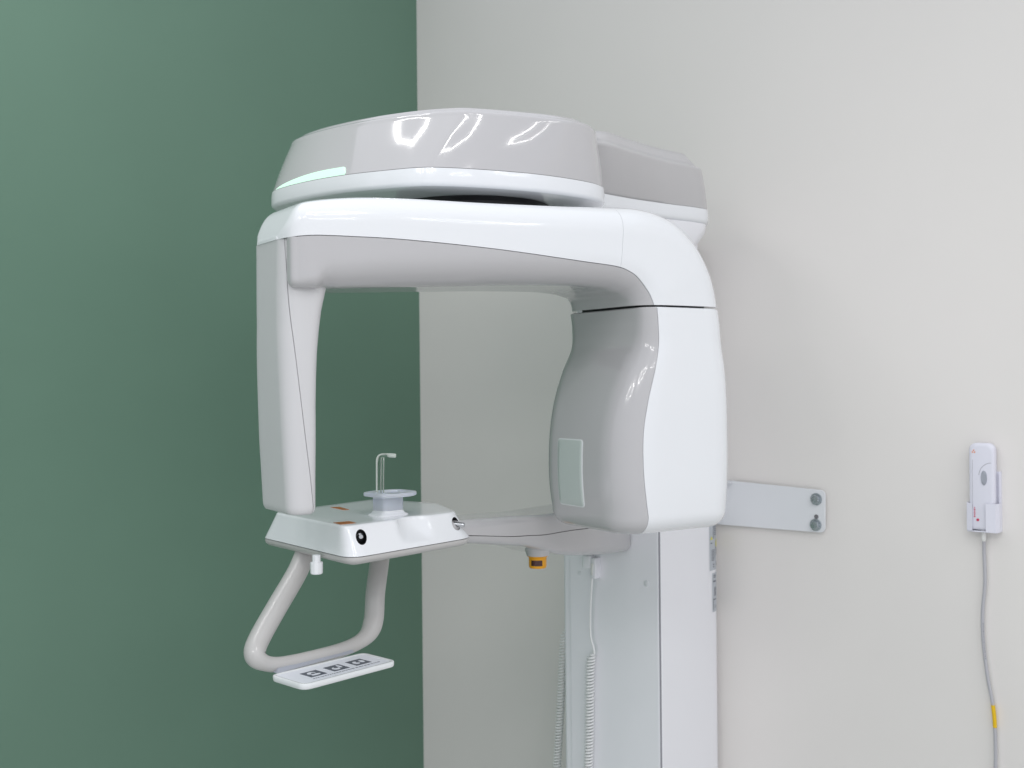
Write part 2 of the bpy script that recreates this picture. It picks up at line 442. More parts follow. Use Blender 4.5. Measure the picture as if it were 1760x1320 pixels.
front_o = [g(470, 327, ZS), g(520, 312.5, ZS), g(590, 300.0, ZS), g(665, 291.5, ZS), g(712, 287.3, ZS), g(748, 286.6, ZS), g(815, 289.5, ZS), g(915, 297.5, ZS), g(985, 307, ZS), g(1027, 316, ZS),
           Vector((0.163, 1.915, 0)), Vector((0.145, 1.99, 0)), Vector((0.05, 2.08, 0)), Vector((-0.10, 2.12, 0)), Vector((-0.26, 2.09, 0)), Vector((-0.375, 2.00, 0)), Vector((-0.412, 1.945, 0))]
front_t = [g(503, 246, ZT), g(545, 231, ZT), g(620, 214.5, ZT), g(705, 202, ZT), g(775, 196.5, ZT), g(812, 196.5, ZT), g(870, 200.5, ZT), g(930, 206, ZT), g(980, 212, ZT), g(1017, 222, ZT),
           Vector((0.150, 1.915, 0)), Vector((0.130, 1.98, 0)), Vector((0.04, 2.06, 0)), Vector((-0.10, 2.095, 0)), Vector((-0.25, 2.065, 0)), Vector((-0.345, 2.02, 0)), Vector((-0.382, 1.972, 0))]
band, shell, oc, tc_, inset, sgn = hood(front_o, front_t, (ZB, ZS, ZT), 'b', 's', 0.008, None, rb=0.007)
fh = obj('overhead_hood', shell, 'head', mach, sharp=60)
bd = obj('hood_band', band, 'white', mach, sharp=50)
# mint status light set in the lower edge of the hood
n12 = 12
def hoodpt(k, t, off):          # k: index (float) along outline, t: height fraction
    i = int(k); f = k - i; N = len(oc)
    def P(i):
        pl = [oc[j % N].lerp(tc_[j % N], t) for j in (i - 1, i, i + 1)]
        tt = (pl[2] - pl[0]).normalized(); nn = Vector((-tt.y, tt.x, 0)) * sgn
        return pl[1] + nn * (0.0022 * (1 - t) - 0.0015 * math.sin(math.pi * t) - off)
    p = P(i).lerp(P(i + 1), f); return Vector((p.x, p.y, H + ZS + (ZT - ZS) * t))
kk0, kk1 = 2.4, 48.6
rows = []
for i in range(41):
    s = i / 40; k = kk0 + (kk1 - kk0) * s
    hh = 0.165 * (math.sin(math.pi * min(1, s / 0.8 * 0.5)))**0.7 if s < 0.8 else 0.165
    if s > 0.955: hh *= math.sqrt(max(0, 1 - ((s - 0.955) / 0.046)**2))
    hh = max(hh, 0.004)
    rows.append([hoodpt(k, 0.0 + 0.002, -0.001)] + [hoodpt(k, hh * j / 4, 0.0012 if 0 < j < 4 else 0.0006) for j in range(0, 5)] + [hoodpt(k, hh, -0.001)])
led = MB().loft(rows, closed=False)
obj('status_light', led, 'led', fh, sharp=80)
# vertical parting line of the band
p = hoodpt(7.35 * 12, 0, 0.0)
# rotation bearing below the hood
obj('bearing', MB().lathe(Vector((-0.070, 1.925, H)), (0, 0, 1), [(0.11, 0.240), (0.125, 0.262), (0.130, 0.290), (0.138, 0.2962)], 64), 'black', mach)

ZB2, ZS2, ZT2 = 0.300, 0.330, 0.400
bo_ = [g(985, 322, ZS2), g(1035, 331, ZS2), g(1090, 341, ZS2), g(1150, 349.5, ZS2), g(1200, 356, ZS2), g(1219, 360, ZS2) + Vector((0.0, 0.01, 0)), Vector((0.395, 2.29, 0)), Vector((0.33, 2.34, 0)), Vector((0.18, 2.32, 0)), Vector((0.02, 2.14, 0)), Vector((0.04, 1.98, 0))]
bt_ = [g(985, 243, ZT2 + 0.006), g(1035, 247, ZT2), g(1085, 262, ZT2), g(1140, 278, ZT2), g(1188, 291, ZT2 - 0.003), g(1208, 297, ZT2 - 0.003) + Vector((0.0, 0.01, 0)), Vector((0.372, 2.27, 0)), Vector((0.32, 2.31, 0)), Vector((0.19, 2.29, 0)), Vector((0.04, 2.13, 0)), Vector((0.06, 1.99, 0))]
band2, shell2, oc2, _, _, _ = hood(bo_, bt_, (ZB2, ZS2, ZT2), 'b', 's', 0.006, None, cham=(0.84, 0.022))
obj('rear_hood', shell2, 'rear', mach, sharp=60)
obj('rear_hood_band', band2, 'white', mach, sharp=50)
cc = sum(oc2, Vector()) / len(oc2)
def nk(s, z): return [Vector((cc.x + (p.x - cc.x) * s + 0.03 * (1 - s), cc.y + (p.y - cc.y) * s + 0.03 * (1 - s), H + z)) for p in oc2]
obj('hood_neck', MB().loft([nk(0.62, 0.19), nk(0.66, 0.24), nk(0.82, 0.265), nk(0.94, 0.288), nk(0.955, 0.3005)]), 'column', mach, sharp=60)

# ---- rotating C arm: beam with shoulder
SEAM = [(-0.300, 0.189)] + [uz(x, y, v) for x, y, v in ((487, 407, -0.08), (540, 404, -0.085), (610, 406, -0.095), (700, 412, -0.10), (850, 428, -0.105), (1000, 449, -0.11), (1058, 457.5, -0.112), (1082, 466, -0.113), (1100, 479, -0.114), (1117, 502, -0.115), (1126, 527, -0.115), (1127.5, 540, -0.115))]
SEAM = [tuple(v) for v in catmull([Vector((a, b, 0)) for a, b in SEAM], 6)]
def seam_cut(i_, o_):
    ix, iz = i_; ox, oz = o_
    for (ax, az, _), (bx, bz, _) in zip(SEAM, SEAM[1:]):
        d = (ox - ix) * (bz - az) - (oz - iz) * (bx - ax)
        if abs(d) < 1e-12: continue
        t = ((ax - ix) * (bz - az) - (az - iz) * (bx - ax)) / d
        s = ((ax - ix) * (oz - iz) - (az - iz) * (ox - ix)) / d
        if -0.02 <= s <= 1.02 and 0.0 < t < 1.05: return min(t, 0.97)
    return 0.5
#        ou     oz     iu     iz     v0      v1    r_in  r_out
ST = [(-0.2865, 0.1945, -0.2865, 0.128, -0.040, 0.036, 0.018, 0.002),
      (-0.2805, 0.211, -0.2805, 0.125, -0.066, 0.052, 0.022, 0.010),
      (-0.268, 0.233, -0.268, 0.124, -0.079, 0.060, 0.028, 0.020),
      (-0.245, 0.243, -0.245, 0.124, -0.085, 0.069, 0.034, 0.030),
      (-0.18, 0.252, -0.18, 0.127, -0.094, 0.082, 0.040, 0.036),
      (-0.10, 0.256, -0.10, 0.131, -0.101, 0.092, 0.044, 0.038),
      (0.0, 0.2585, 0.0, 0.136, -0.106, 0.100, 0.046, 0.040),
      (0.08, 0.261, 0.08, 0.140, -0.109, 0.105, 0.046, 0.040),
      (0.15, 0.2635, 0.150, 0.142, -0.111, 0.110, 0.046, 0.040),
      (0.205, 0.2665, 0.203, 0.1425, -0.113, 0.113, 0.046, 0.042),
      (0.252, 0.269, 0.238, 0.140, -0.115, 0.116, 0.046, 0.044),
      (0.297, 0.2705, 0.251, 0.1365, -0.116, 0.117, 0.046, 0.044),
      (0.338, 0.2655, 0.260, 0.1335, -0.117, 0.118, 0.046, 0.044),
      (0.378, 0.251, 0.266, 0.130, -0.118, 0.120, 0.046, 0.044),
      (0.416, 0.221, 0.271, 0.126, -0.119, 0.122, 0.046, 0.044),
      (0.442, 0.184, 0.275, 0.121, -0.120, 0.124, 0.046, 0.044),
      (0.456, 0.148, 0.277, 0.117, -0.120, 0.125, 0.046, 0.042),
      (0.462, 0.114, 0.278, 0.114, -0.120, 0.126, 0.046, 0.040)]
ST = [(a, b_, c_ + 0.010 * min(1, max(0, (a - 0.20) / 0.15)), d_, e0, e1 - 0.019 * min(1, max(0, (a - 0.10) / 0.25)), *rr_) for a, b_, c_, d_, e0, e1, *rr_ in ST]
ST = catmull_n(ST, 7)
NA = 46
def beam_ring(st, high, d=0.0, du=0.0, gap=0.0005):
    ou, oz, iu, iz, v0, v1, ri, ro = st
    dv = Vector((ou - iu, oz - iz)); ln = dv.length; dv /= ln
    t = seam_cut((iu, iz), (ou, oz)) * ln
    ring = rrect(0 + d, ln - d, v0 + d, v1 - d, (ri - d, ro - d, ro - d, ri - d))
    a = t + (gap if high else -gap)
    a = max(d + 0.0015, min(a, ln - d - 0.0015))
    return [L(iu + dv.x * n_ + du, v_, iz + dv.y * n_) for n_, v_ in split(ring, a, high, NA)]
def endrings(st, high, r, sg):
    out = []
    for a in (90, 75, 60, 45, 30, 15):
        a = math.radians(a); out.append(beam_ring(st, high, r * (1 - math.cos(a)), sg * r * math.sin(a)))
    return out
iseam = min(range(len(ST)), key=lambda i: abs(ST[i][0] - 0.250))
rw = endrings(ST[0], True, 0.001, -1) + [beam_ring(s, True) for s in ST[:iseam + 1]]
obj('beam_cover', MB().loft(rw), 'white', mach, sharp=50)
sh2 = [list(s) for s in ST[iseam:]]
f_ = 0.10
sh2[0] = [a + (b - a) * f_ for a, b in zip(sh2[0], sh2[1])]
obj('shoulder_cover', MB().loft([beam_ring(s, True) for s in sh2]), 'white', mach, sharp=50)
gs = []
for s in ST:
    if s[0] > -0.274:
        q = list(s); f_ = min(1, max(0, (s[0] + 0.245) / 0.035)); q[5] = -0.052 + (q[5] + 0.052) * f_; gs.append(q)
obj('beam_underside', MB().loft(endrings(gs[0], False, 0.008, -1) + [beam_ring(s, False) for s in gs]), 'grey', mach, sharp=50)
obj('arm_joint', MB().loft([[L(u_, v_, z_) for u_, v_ in rrect(0.304, 0.445, -0.108, 0.095, (0.04,) * 4)] for z_ in (0.102, 0.118)]), 'black', mach)

# ---- tube housing
def tz(y, Y=1.86): return (CY - y) * Y / FPX
#      z      u_in   u_seam  u_out   v0     v1    r_in_near r_out  r_in_far
TT = [(0.1110, 0.281, 0.312, 0.463, -0.121, 0.127, 0.030, 0.040, 0.030),
      (0.085, 0.283, 0.3145, 0.468, -0.122, 0.128, 0.034, 0.040, 0.034),
      (0.050, 0.279, 0.3155, 0.475, -0.123, 0.129, 0.042, 0.040, 0.040),
      (0.010, 0.262, 0.308, 0.481, -0.124, 0.130, 0.050, 0.040, 0.046),
      (-0.040, 0.247, 0.295, 0.484, -0.125, 0.130, 0.058, 0.040, 0.050),
      (-0.090, 0.2365, 0.2855, 0.485, -0.125, 0.130, 0.060, 0.040, 0.052),
      (-0.143, 0.2335, 0.2845, 0.485, -0.125, 0.130, 0.060, 0.040, 0.052),
      (-0.185, 0.235, 0.288, 0.483, -0.125, 0.130, 0.060, 0.040, 0.052),
      (-0.220, 0.239, 0.2935, 0.480, -0.124, 0.128, 0.060, 0.040, 0.052)]
TT = [(z, a + 0.010 * min(1, max(0, (z + 0.02) / 0.06)) + 0.002, b_ - 0.006 * min(1, max(0, (0.06 - z) / 0.08)), c_ - 0.006 * min(1, max(0, (0.10 - z) / 0.05)), d0, d1 - 0.019, *rr_) for z, a, b_, c_, d0, d1, *rr_ in TT]
TT = catmull_n(TT, 8)
def tube_full(row, d=0, k=14):
    z, ui, us, uo, v0, v1, rn, ro, rf = row
    return rrect(ui + d, uo - d, v0 + d, v1 - d, (rn - d, ro - d, ro - d, rf - d), k)
def tube_ring(row, high, d=0.0, dz=0.0, gap=0.0005):
    z, ui, us = row[:3]
    a = us + (gap if high else -gap)
    return [L(u_, v_, z + dz) for u_, v_ in split(tube_full(row, d), a, high, NA)]
def tube_loft(high):
    rings = []
    top = TT[0]
    for a in (90, 60, 30):
        a = math.radians(a); r = 0.003; rings.append(tube_ring(top, high, r * (1 - math.cos(a)), r * math.sin(a) - r))
    rings[0] = tube_ring(top, high, 0.003, 0.0)
    rings[1] = tube_ring(top, high, 0.0012, -0.0008); rings[2] = tube_ring(top, high, 0.0003, -0.002)
    rings += [tube_ring(s, high) for s in TT[1:]]
    bt = TT[-1]; r = 0.030
    for a in range(10, 91, 10):
        a = math.radians(a); rings.append(tube_ring(bt, high, r * (1 - math.cos(a)), -r * math.sin(a)))
    return MB().loft(rings)
tg = obj('tube_housing_front', tube_loft(False), 'grey', mach, sharp=50)
tw = obj('tube_housing_shell', tube_loft(True), 'white', mach, sharp=50)
def tube_in(z, v):
    row = min(TT, key=lambda r: abs(r[0] - z))
    j = TT.index(row)
    best = []
    for rw_ in (TT[max(0, j - 1)], TT[j], TT[min(len(TT) - 1, j + 1)]):
        pl = split(tube_full(rw_, 0, 24), rw_[2], False, 200)
        for a, b in zip(pl, pl[1:]):
            if (a[1] - v) * (b[1] - v) <= 0 and abs(b[1] - a[1]) > 1e-9:
                best.append((rw_[0], a[0] + (b[0] - a[0]) * (v - a[1]) / (b[1] - a[1]))); break
    best.sort()
    if z <= best[0][0]: return best[0][1]
    for (z0, u0), (z1, u1) in zip(best, best[1:]):
        if z <= z1: return u0 + (u1 - u0) * (z - z0) / max(1e-9, z1 - z0)
    return best[-1][1]
def inner_patch(v0, v1, z0, z1, r, off, n=10):
    ring = rrect(v0, v1, z0, z1, (r,) * 4, 6); ring = resample(ring + [ring[0]], 121)[:-1]; c = ((v0 + v1) / 2, (z0 + z1) / 2)
    mb = MB(); rings = []
    for s, o_ in ((1.0, -0.001), (1.0, off * 0.7), (0.985, off), (0.8, off), (0.5, off), (0.2, off), (0.02, off)):
        rings.append([L(tube_in(c[1] + (b - c[1]) * s, c[0] + (a - c[0]) * s) - o_, c[0] + (a - c[0]) * s, c[1] + (b - c[1]) * s) for a, b in ring])
    return mb.loft(rings)
obj('window_rim', inner_patch(-0.0210, 0.0490, -0.2115, -0.1005, 0.006, 0.0008), 'tray', tg, sharp=60)
obj('beam_window', inner_patch(-0.0190, 0.0470, -0.2095, -0.1025, 0.005, 0.0014), 'window', tg, sharp=60)

# ---- detector limb
#      z      u_back  u_seam  u_front  v0      v1     r_back r_front
LT = [(0.190, -0.2895, -0.281, -0.212, -0.062, 0.062, 0.026, 0.020),
      (0.150, -0.2900, -0.279, -0.214, -0.062, 0.062, 0.027, 0.020),
      (0.120, -0.2905, -0.278, -0.2205, -0.062, 0.062, 0.028, 0.020),
      (0.090, -0.2905, -0.276, -0.2280, -0.062, 0.062, 0.028, 0.018),
      (0.040, -0.2905, -0.271, -0.2345, -0.062, 0.062, 0.029, 0.016),
      (-0.020, -0.2890, -0.2645, -0.2375, -0.062, 0.062, 0.029, 0.015),
      (-0.080, -0.2870, -0.2575, -0.2385, -0.062, 0.062, 0.028, 0.014),
      (-0.130, -0.2845, -0.2510, -0.2390, -0.061, 0.061, 0.027, 0.014),
      (-0.170, -0.2825, -0.2462, -0.2390, -0.060, 0.060, 0.026, 0.014)]
LT = [(z, a + 0.003, *q) for z, a, *q in LT]
LT = catmull_n(LT, 8)
def limb_ring(row, high, d=0.0, dz=0.0, gap=0.0004):
    z, ub, us, uf, v0, v1, rb, rf = row
    ring = rrect(ub + d, uf - d, v0 + d, v1 - d, (rb - d, rf - d, rf - d, rb - d))
    a = us + (gap if high else -gap); a = max(ub + d + 0.002, min(a, uf - d - 0.002))
    return [L(u_, v_, z + dz) for u_, v_ in split(ring, a, high, NA)]
def limb_loft(high):
    rings = [limb_ring(s, high) for s in LT]; r = 0.012
    for a in range(10, 91, 10):
        a = math.radians(a); rings.append(limb_ring(LT[-1], high, r * 0.55 * (1 - math.cos(a)), -r * math.sin(a)))
    return MB().loft(rings)
obj('detector_shell', limb_loft(False), 'limb', mach, sharp=50)
obj('detector_face', limb_loft(True), 'limb', mach, sharp=50)

# ---- chin rest carrier arm (from the column to the chin rest)
#      X       Y     z_top   z_seam   z_bot  halfwidth
CA = [(-0.110, 1.70, -0.220, -0.244, -0.256, 0.040),
      (-0.069, 1.75, -0.224, -0.2487, -0.262, 0.042),
      (-0.006, 1.85, -0.232, -0.265, -0.281, 0.046),
      (0.028, 1.905, -0.237, -0.2715, -0.2915, 0.050),
      (0.058, 1.95, -0.242, -0.2765, -0.305, 0.053),
      (0.100, 2.02, -0.246, -0.280, -0.325, 0.056),
      (0.150, 2.10, -0.249, -0.286, -0.339, 0.058),
      (0.200, 2.18, -0.251, -0.294, -0.349, 0.060),
      (0.2360, 2.2375, -0.252, -0.300, -0.355, 0.060)]
CA = catmull_n(CA, 6)
cd = Vector((0.31, 0.4925, 0)).normalized(); cn = Vector((-cd.y, cd.x, 0))
def ca_ring(st, high):
    X, Y, zt, zs, zb, hw = st
    ring = rrect(zb, zt, 0, 2 * hw, (0.016, 0.010, 0.010, 0.016))
    a = zs + (0.0006 if high else -0.0006)
    return [Vector((X, Y, H + n_)) + cn * v_ for n_, v_ in split(ring, a, high, 24)]
ca1 = obj('carrier_arm', MB().loft([ca_ring(s, True) for s in CA]), 'grey', mach, sharp=50)
ca2 = obj('carrier_arm_base', MB().loft([ca_ring(s, False) for s in CA]), 'grey', mach, sharp=50)
lc = at(924, 950, 1.985); lc.z = H
obj('laser_cone', MB().lathe(lc, (0, 0, 1), [(0.0245, -0.285), (0.0245, -0.302), (0.0205, -0.316), (0.0195, -0.3185)], 40), 'grey', ca2)
kn = obj('laser_knob', MB().lathe(lc, (0, 0, 1), [(0.0190, -0.317), (0.0190, -0.3195), (0.0160, -0.3215), (0.0158, -0.338), (0.0145, -0.3405), (0.001, -0.3405)], 40), 'yellow', mach, label='amber yellow knob below the carrier arm')
kd = Vector((-0.15, -1, 0)).normalized(); kx = Vector((-kd.y, kd.x, 0))
wv = MB()
arc = [math.radians(a) for a in range(-38, 39, 4)]
wv.loft([[lc + (kd * math.cos(a) + kx * math.sin(a)) * 0.0163 + Vector((0, 0, z)) for a in arc] for z in (-0.3255, -0.3355)], closed=False)
obj('knob_window', wv, 'darkred', kn)

# ---- chin rest
ct = [at_z(469, 880, -0.2085), at_z(592, 905, -0.2085), at_z(787, 879.5, -0.2085), at_z(752, 864, -0.2085), at_z(645, 857, -0.2085)]
cbm = [at_z(450, 923.5, -0.250), at_z(602, 960, -0.250), at_z(812, 923.5, -0.250), at_z(772, 902, -0.252), at_z(640, 893, -0.252)]
def rounded_poly(c, rs, per=28, k=10):
    out = []; n = len(c)
    for i in range(n):
        p = c[i]; a = (c[i - 1] - p).normalized(); b = (c[(i + 1) % n] - p).normalized(); r = rs[i]
        nx = c[(i + 1) % n]; rn = rs[(i + 1) % n]
        s_ = p + a * r; e_ = p + b * r
        for j in range(k): t = j / k; out.append(s_ * (1 - t)**2 + p * 2 * t * (1 - t) + e_ * t * t)
        e2 = nx + (p - nx).normalized() * rn
        for j in range(per): out.append(e_.lerp(e2, j / per))
    return out
RT = (0.018, 0.018, 0.020, 0.02, 0.02); RB = (0.018, 0.032, 0.028, 0.03, 0.03)
pt, pb = rounded_poly(ct, RT), rounded_poly(cbm, RB)
cc_t = sum(pt, Vector()) / len(pt); cc_b = sum(pb, Vector()) / len(pb)
def inward(pl, d):
    N = len(pl); out = []
    for i in range(N):
        t = (pl[(i + 2) % N] - pl[i - 2]).normalized(); nn = Vector((-t.y, t.x, 0))
        if nn.dot(sum(pl, Vector()) / N - pl[i]) < 0: nn = -nn
        out.append(pl[i] + nn * d)
    return out
fdir = (ct[2] - ct[1]); fdir.z = 0; fl_ = fdir.length; fdir.normalize(); fout = Vector((fdir.y, -fdir.x, 0))
if fout.y > 0: fout = -fout
bmid = ct[1].lerp(ct[2], 0.575)
def bulge(p, t):               # rounded cup swelling out of the front face
    s = (p - bmid).dot(fdir); near = (p - bmid).dot(fout)
    if near < -0.03: return p
    q = s / 0.030
    w_ = 0 if abs(q) >= 1 else (1 - q * q)**0.75
    prof = max(0, 1 - (t * 1.22)**2)
    return p - fout * (0.013 * w_ * prof)
rings = []
ptc = inward(pt, 0.004)
for s in (0.05, 0.3, 0.6, 0.85): rings.append([cc_t + (p - cc_t) * s for p in inward(pt, 0.006)])
for a in (0, 22, 45, 68, 90):
    a = math.radians(a); q = inward(pt, 0.004 * (1 - math.sin(a)))
    rings.append([bulge(p, 0) + Vector((0, 0, -0.004 * (1 - math.cos(a)))) for p in q])
for i in range(1, 25):
    t = i / 24
    rings.append([bulge(Vector((*a.lerp(b, t).xy, 0)) + Vector((0, 0, (a.z - 0.004) * (1 - t) + b.z * t)), t) for a, b in zip(pt, pb)])
rings.append([p + Vector((0, 0, -0.0003)) for p in inward(pb, 0.004)])
cr_ = obj('chin_rest', MB().loft(rings), 'white', mach, sharp=45)
pb2 = [p + Vector((0, 0, -0.0012)) for p in pb]
r2 = [inward(pb2, 0.005), inward(pb2, 0.0008), [p + Vector((0, 0, -0.003)) for p in pb2], [p + Vector((0, 0, -0.0065)) for p in inward(pb2, 0.0012)], [p + Vector((0, 0, -0.0100)) for p in inward(pb2, 0.006)], [p + Vector((0, 0, -0.0125)) for p in inward(pb2, 0.016)]]
cb2 = sum(pb2, Vector()) / len(pb2)
r2 += [[cb2 + (p - cb2) * s + Vector((0, 0, -0.012)) for p in r2[-1]] for s in (0.7,)]
r2[-1] = [Vector((p.x, p.y, r2[-2][0].z - 0.004)) for p in r2[-1]]
r2.append([cb2 + (p - cb2) * 0.05 for p in r2[-1]]); r2[-1] = [Vector((p.x, p.y, r2[-2][0].z - 0.001)) for p in r2[-1]]
obj('chin_rest_base', MB().loft(r2), 'handle', mach, sharp=50)
# sockets with steel pins: real holes cut into the face
def face_pt(px, py):
    fn = (ct[2] - ct[1]).cross(cbm[1] - ct[1]).normalized()
    if fn.y > 0: fn = -fn
    return at_plane(px, py, (ct[1] + ct[2] + cbm[1] + cbm[2]) / 4, fn), fn
def surf(o, px, py):
    from mathutils.bvhtree import BVHTree
    me = o.data; m = WM[o.name]
    t = BVHTree.FromPolygons([m @ v.co for v in me.vertices], [tuple(p.vertices) for p in me.polygons])
    h = t.ray_cast(CAM, ray(px, py).normalized()); x = px
    while h[0] is None: x -= 1; h = t.ray_cast(CAM, ray(x - 4, py).normalized())
    n = h[1]; print('surf', px, x)
    return h[0], (n if n.dot(ray(px, py)) < 0 else -n)
def cut_hole(target, c, ax, r, depth, wr=1.0):
    hx_ = ax.cross(Vector((0, 0, 1))).normalized()
    cut = obj('cutter', MB().loft([[c + ax * h_ + hx_ * (r * wr * math.cos(math.pi * k / 24)) + Vector((0, 0, r * math.sin(math.pi * k / 24))) for k in range(48)] for h_ in (-depth, 0.03)]), 'black')
    md = target.modifiers.new('b', 'BOOLEAN'); md.object = cut; md.operation = 'DIFFERENCE'; md.solver = 'EXACT'; md.material_mode = 'TRANSFER'
    cut.parent = None
    inv = WM[target.name].inverted()
    for v in cut.data.vertices: v.co = inv @ v.co
    cut.matrix_world = WM[target.name]
    bpy.context.view_layer.update()
    dg = bpy.context.evaluated_depsgraph_get()
    me = bpy.data.meshes.new_from_object(target.evaluated_get(dg))
    target.modifiers.clear(); old = target.data; target.data = me; me.name = old.name
    bpy.data.objects.remove(cut)
    me.shade_smooth(); me.set_sharp_from_angle(angle=math.radians(45))
for (px, py, rpx), rod in (((621, 923, 0.0112), 0), ((784, 900, 0.0112), 1)):
    c, fn = surf(cr_, px, py)
    fn = (fout + Vector((0, 0, 0.30))).normalized() if rod else Vector((0.34, -0.93, 0.12)).normalized()
    ax = (fn + Vector((0.25, 0, 0.25))).normalized() if not rod else (fn + Vector((1.2, 0.1, 0.3))).normalized()
    try: cut_hole(cr_, c, fn, rpx, 0.020 if not rod else 0.015, 0.78 if not rod else 0.85)
    except Exception as ex: print('cut failed', ex)
    if rod == 0:
        obj('pin', MB().lathe(c - fn * 0.018, (fn + Vector((-0.05, 0, 0.02))).normalized(), [(0.0052, 0), (0.0052, 0.008), (0.0034, 0.009), (0.0034, 0.0190), (0.0028, 0.0197), (0.0003, 0.0197)], 28), 'steel', cr_)
    else:
        rd = (at(801, 902, c.y - 0.004) - c); rd = rd.normalized()
        obj('pin', MB().lathe(c - rd * 0.006 - fn * 0.003, rd, [(0.0037, 0), (0.0037, 0.0205), (0.0032, 0.0215), (0.0003, 0.0216)], 28), 'steel', cr_)
# amber windows in the top plate
for q in (((573, 898), (600, 895.5), (612, 898.5), (585, 901)), ((568, 871.5), (583, 871), (600, 875.5), (590, 876))):
    vs = [at_z(x, y, -0.2080) for x, y in q]
    obj('laser_window', MB().loft([[v - Vector((0, 0, 0.001)) for v in vs], vs]), 'orange', cr_, smooth=False)
# chin support tower, collar and bite rod
twc = at_z(667, 884, -0.2085)
tx = Vector((math.cos(math.radians(44)), math.sin(math.radians(44)), 0)); ty = Vector((-tx.y, tx.x, 0)); up = Vector((0, 0, 1))
def tower_ring(hw, hd, r, z): return [twc + tx * a + ty * b + up * z for a, b in rrect(-hw, hw, -hd, hd, (r,) * 4, 8)]
obj('tower_base', MB().loft([tower_ring(0.027, 0.024, 0.012, -0.001), tower_ring(0.026, 0.023, 0.011, 0.0015), tower_ring(0.0222, 0.0200, 0.009, 0.003), tower_ring(0.0202, 0.0180, 0.008, 0.006), tower_ring(0.0200, 0.0178, 0.008, 0.0075)]), 'white', cr_, sharp=60)
obj('chin_support', MB().loft([tower_ring(0.0198, 0.0176, 0.008, 0.007), tower_ring(0.0198, 0.0176, 0.008, 0.0295)]), 'frost', mach, label='frosted blue plastic chin support block')
def collar_ring(s, z):
    pts = [(-0.036, -0.026), (-0.012, -0.034), (0.014, -0.034), (0.036, -0.020), (0.036, 0.022), (0.014, 0.034), (-0.014, 0.034), (-0.036, 0.026)]
    c_ = [twc + tx * 0.004 + ty * -0.003 + tx * (a * s) + ty * (b * s) + up * z for a, b in pts]
    return rounded_poly(c_, (0.007,) * 8, 4, 5)
obj('support_collar', MB().loft([collar_ring(0.8, 0.0285), collar_ring(0.975, 0.0290), collar_ring(1.0, 0.0302), collar_ring(1.0, 0.0337), collar_ring(0.975, 0.0350), collar_ring(0.62, 0.0352), collar_ring(0.58, 0.0325), collar_ring(0.1, 0.0323)]), 'frost', mach, sharp=50, label='pale blue translucent collar plate on the chin support')
# bite rod: flat clear bar bent at the top
def rodpt(px, py): return at(px, py, twc.y - 0.004)
rp = [rodpt(653.5, 850), rodpt(653.5, 820), rodpt(653.5, 795), rodpt(653.8, 786.5), rodpt(657.5, 782.2), rodpt(664, 781.6), rodpt(673, 782.4)]
rp = catmull(rp, 6)
mb = MB(); rs = []
for i, p in enumerate(rp):
    t = (rp[min(i + 1, len(rp) - 1)] - rp[max(i - 1, 0)]).normalized()
    side = Vector((0.25, 1, 0)).normalized(); nn = t.cross(side).normalized()
    rs.append([p + nn * a + side * b for a, b in rrect(-0.0056 if i < 22 else -0.0022, 0.0056 if i < 22 else 0.0022, -0.0016, 0.0016, (0.0013,) * 4, 4)])
for i in range(len(rs)):           # taper between the two widths smoothly
    t = (rp[min(i + 1, len(rp) - 1)] - rp[max(i - 1, 0)]).normalized()
    side = Vector((0.25, 1, 0)).normalized(); nn = t.cross(side).normalized()
    w_ = 0.0057 if i < 11 else max(0.0026, 0.0057 - 0.0031 * (i - 11) / 10)
    rs[i] = [rp[i] + nn * a + side * b for a, b in rrect(-w_, w_, -0.0016, 0.0016, (0.0013,) * 4, 4)]
bite = obj('bite_rod', mb.loft(rs), 'clear', mach, label='clear acrylic bent bite rod')
obj('bite_tip', MB().tube([rodpt(666, 782.2), rodpt(669, 782.6), rodpt(679, 783.2), rodpt(680.6, 783.3)], lambda t: 0.0034 if 0.05 < t < 0.98 else 0.0026, 16), 'milk', bite)
# two ribs down the bite rod
obj('rod_rib', MB().tube(catmull([rodpt(647.6, 848), rodpt(647.6, 800), rodpt(648, 789), rodpt(651.5, 783), rodpt(659, 780.5), rodpt(670, 781)], 6), 0.0016, 10), 'milk', bite)
obj('rod_rib', MB().tube([rodpt(655.0, 848), rodpt(655.0, 815), rodpt(655.5, 786)], 0.0010, 10), 'milk', bite)
obj('rod_rib', MB().tube([rodpt(659.0, 848), rodpt(659.0, 815), rodpt(659.5, 786)], 0.0010, 10), 'milk', bite)
# small knob below
kc = at(544, 975, 1.60)
obj('adjusting_knob', MB().lathe(kc, (0, 0, 1), [(0.0060, 0.018), (0.0060, 0.0085), (0.0088, 0.0078), (0.0092, 0.006), (0.0090, -0.0080), (0.0080, -0.0095), (0.0003, -0.0097)], 10), 'white', mach, sharp=30)

# ---- grab handle
hp = [at(527, 945, 1.70), at(510, 985, 1.673), at(475, 1045, 1.625), at(446, 1097, 1.585), at(438, 1122, 1.567), at(449, 1137, 1.565), at(480, 1142, 1.585), at(540, 1130, 1.635), at(595, 1114, 1.685), at(629, 1094, 1.722), at(642, 1066, 1.745), at(645, 1020, 1.765), at(651, 975, 1.79), at(656, 935, 1.815)]
def hr(t):
    sm = lambda x: (lambda y: y * y * (3 - 2 * y))(min(1, max(0, x)))
    return 0.0156 - 0.0047 * sm((t - 0.31) / 0.12) * sm((0.76 - t) / 0.12)
handle = obj('grab_handle', MB().tube(catmull(hp, 10), hr, 28), 'handle', mach, sharp=60)
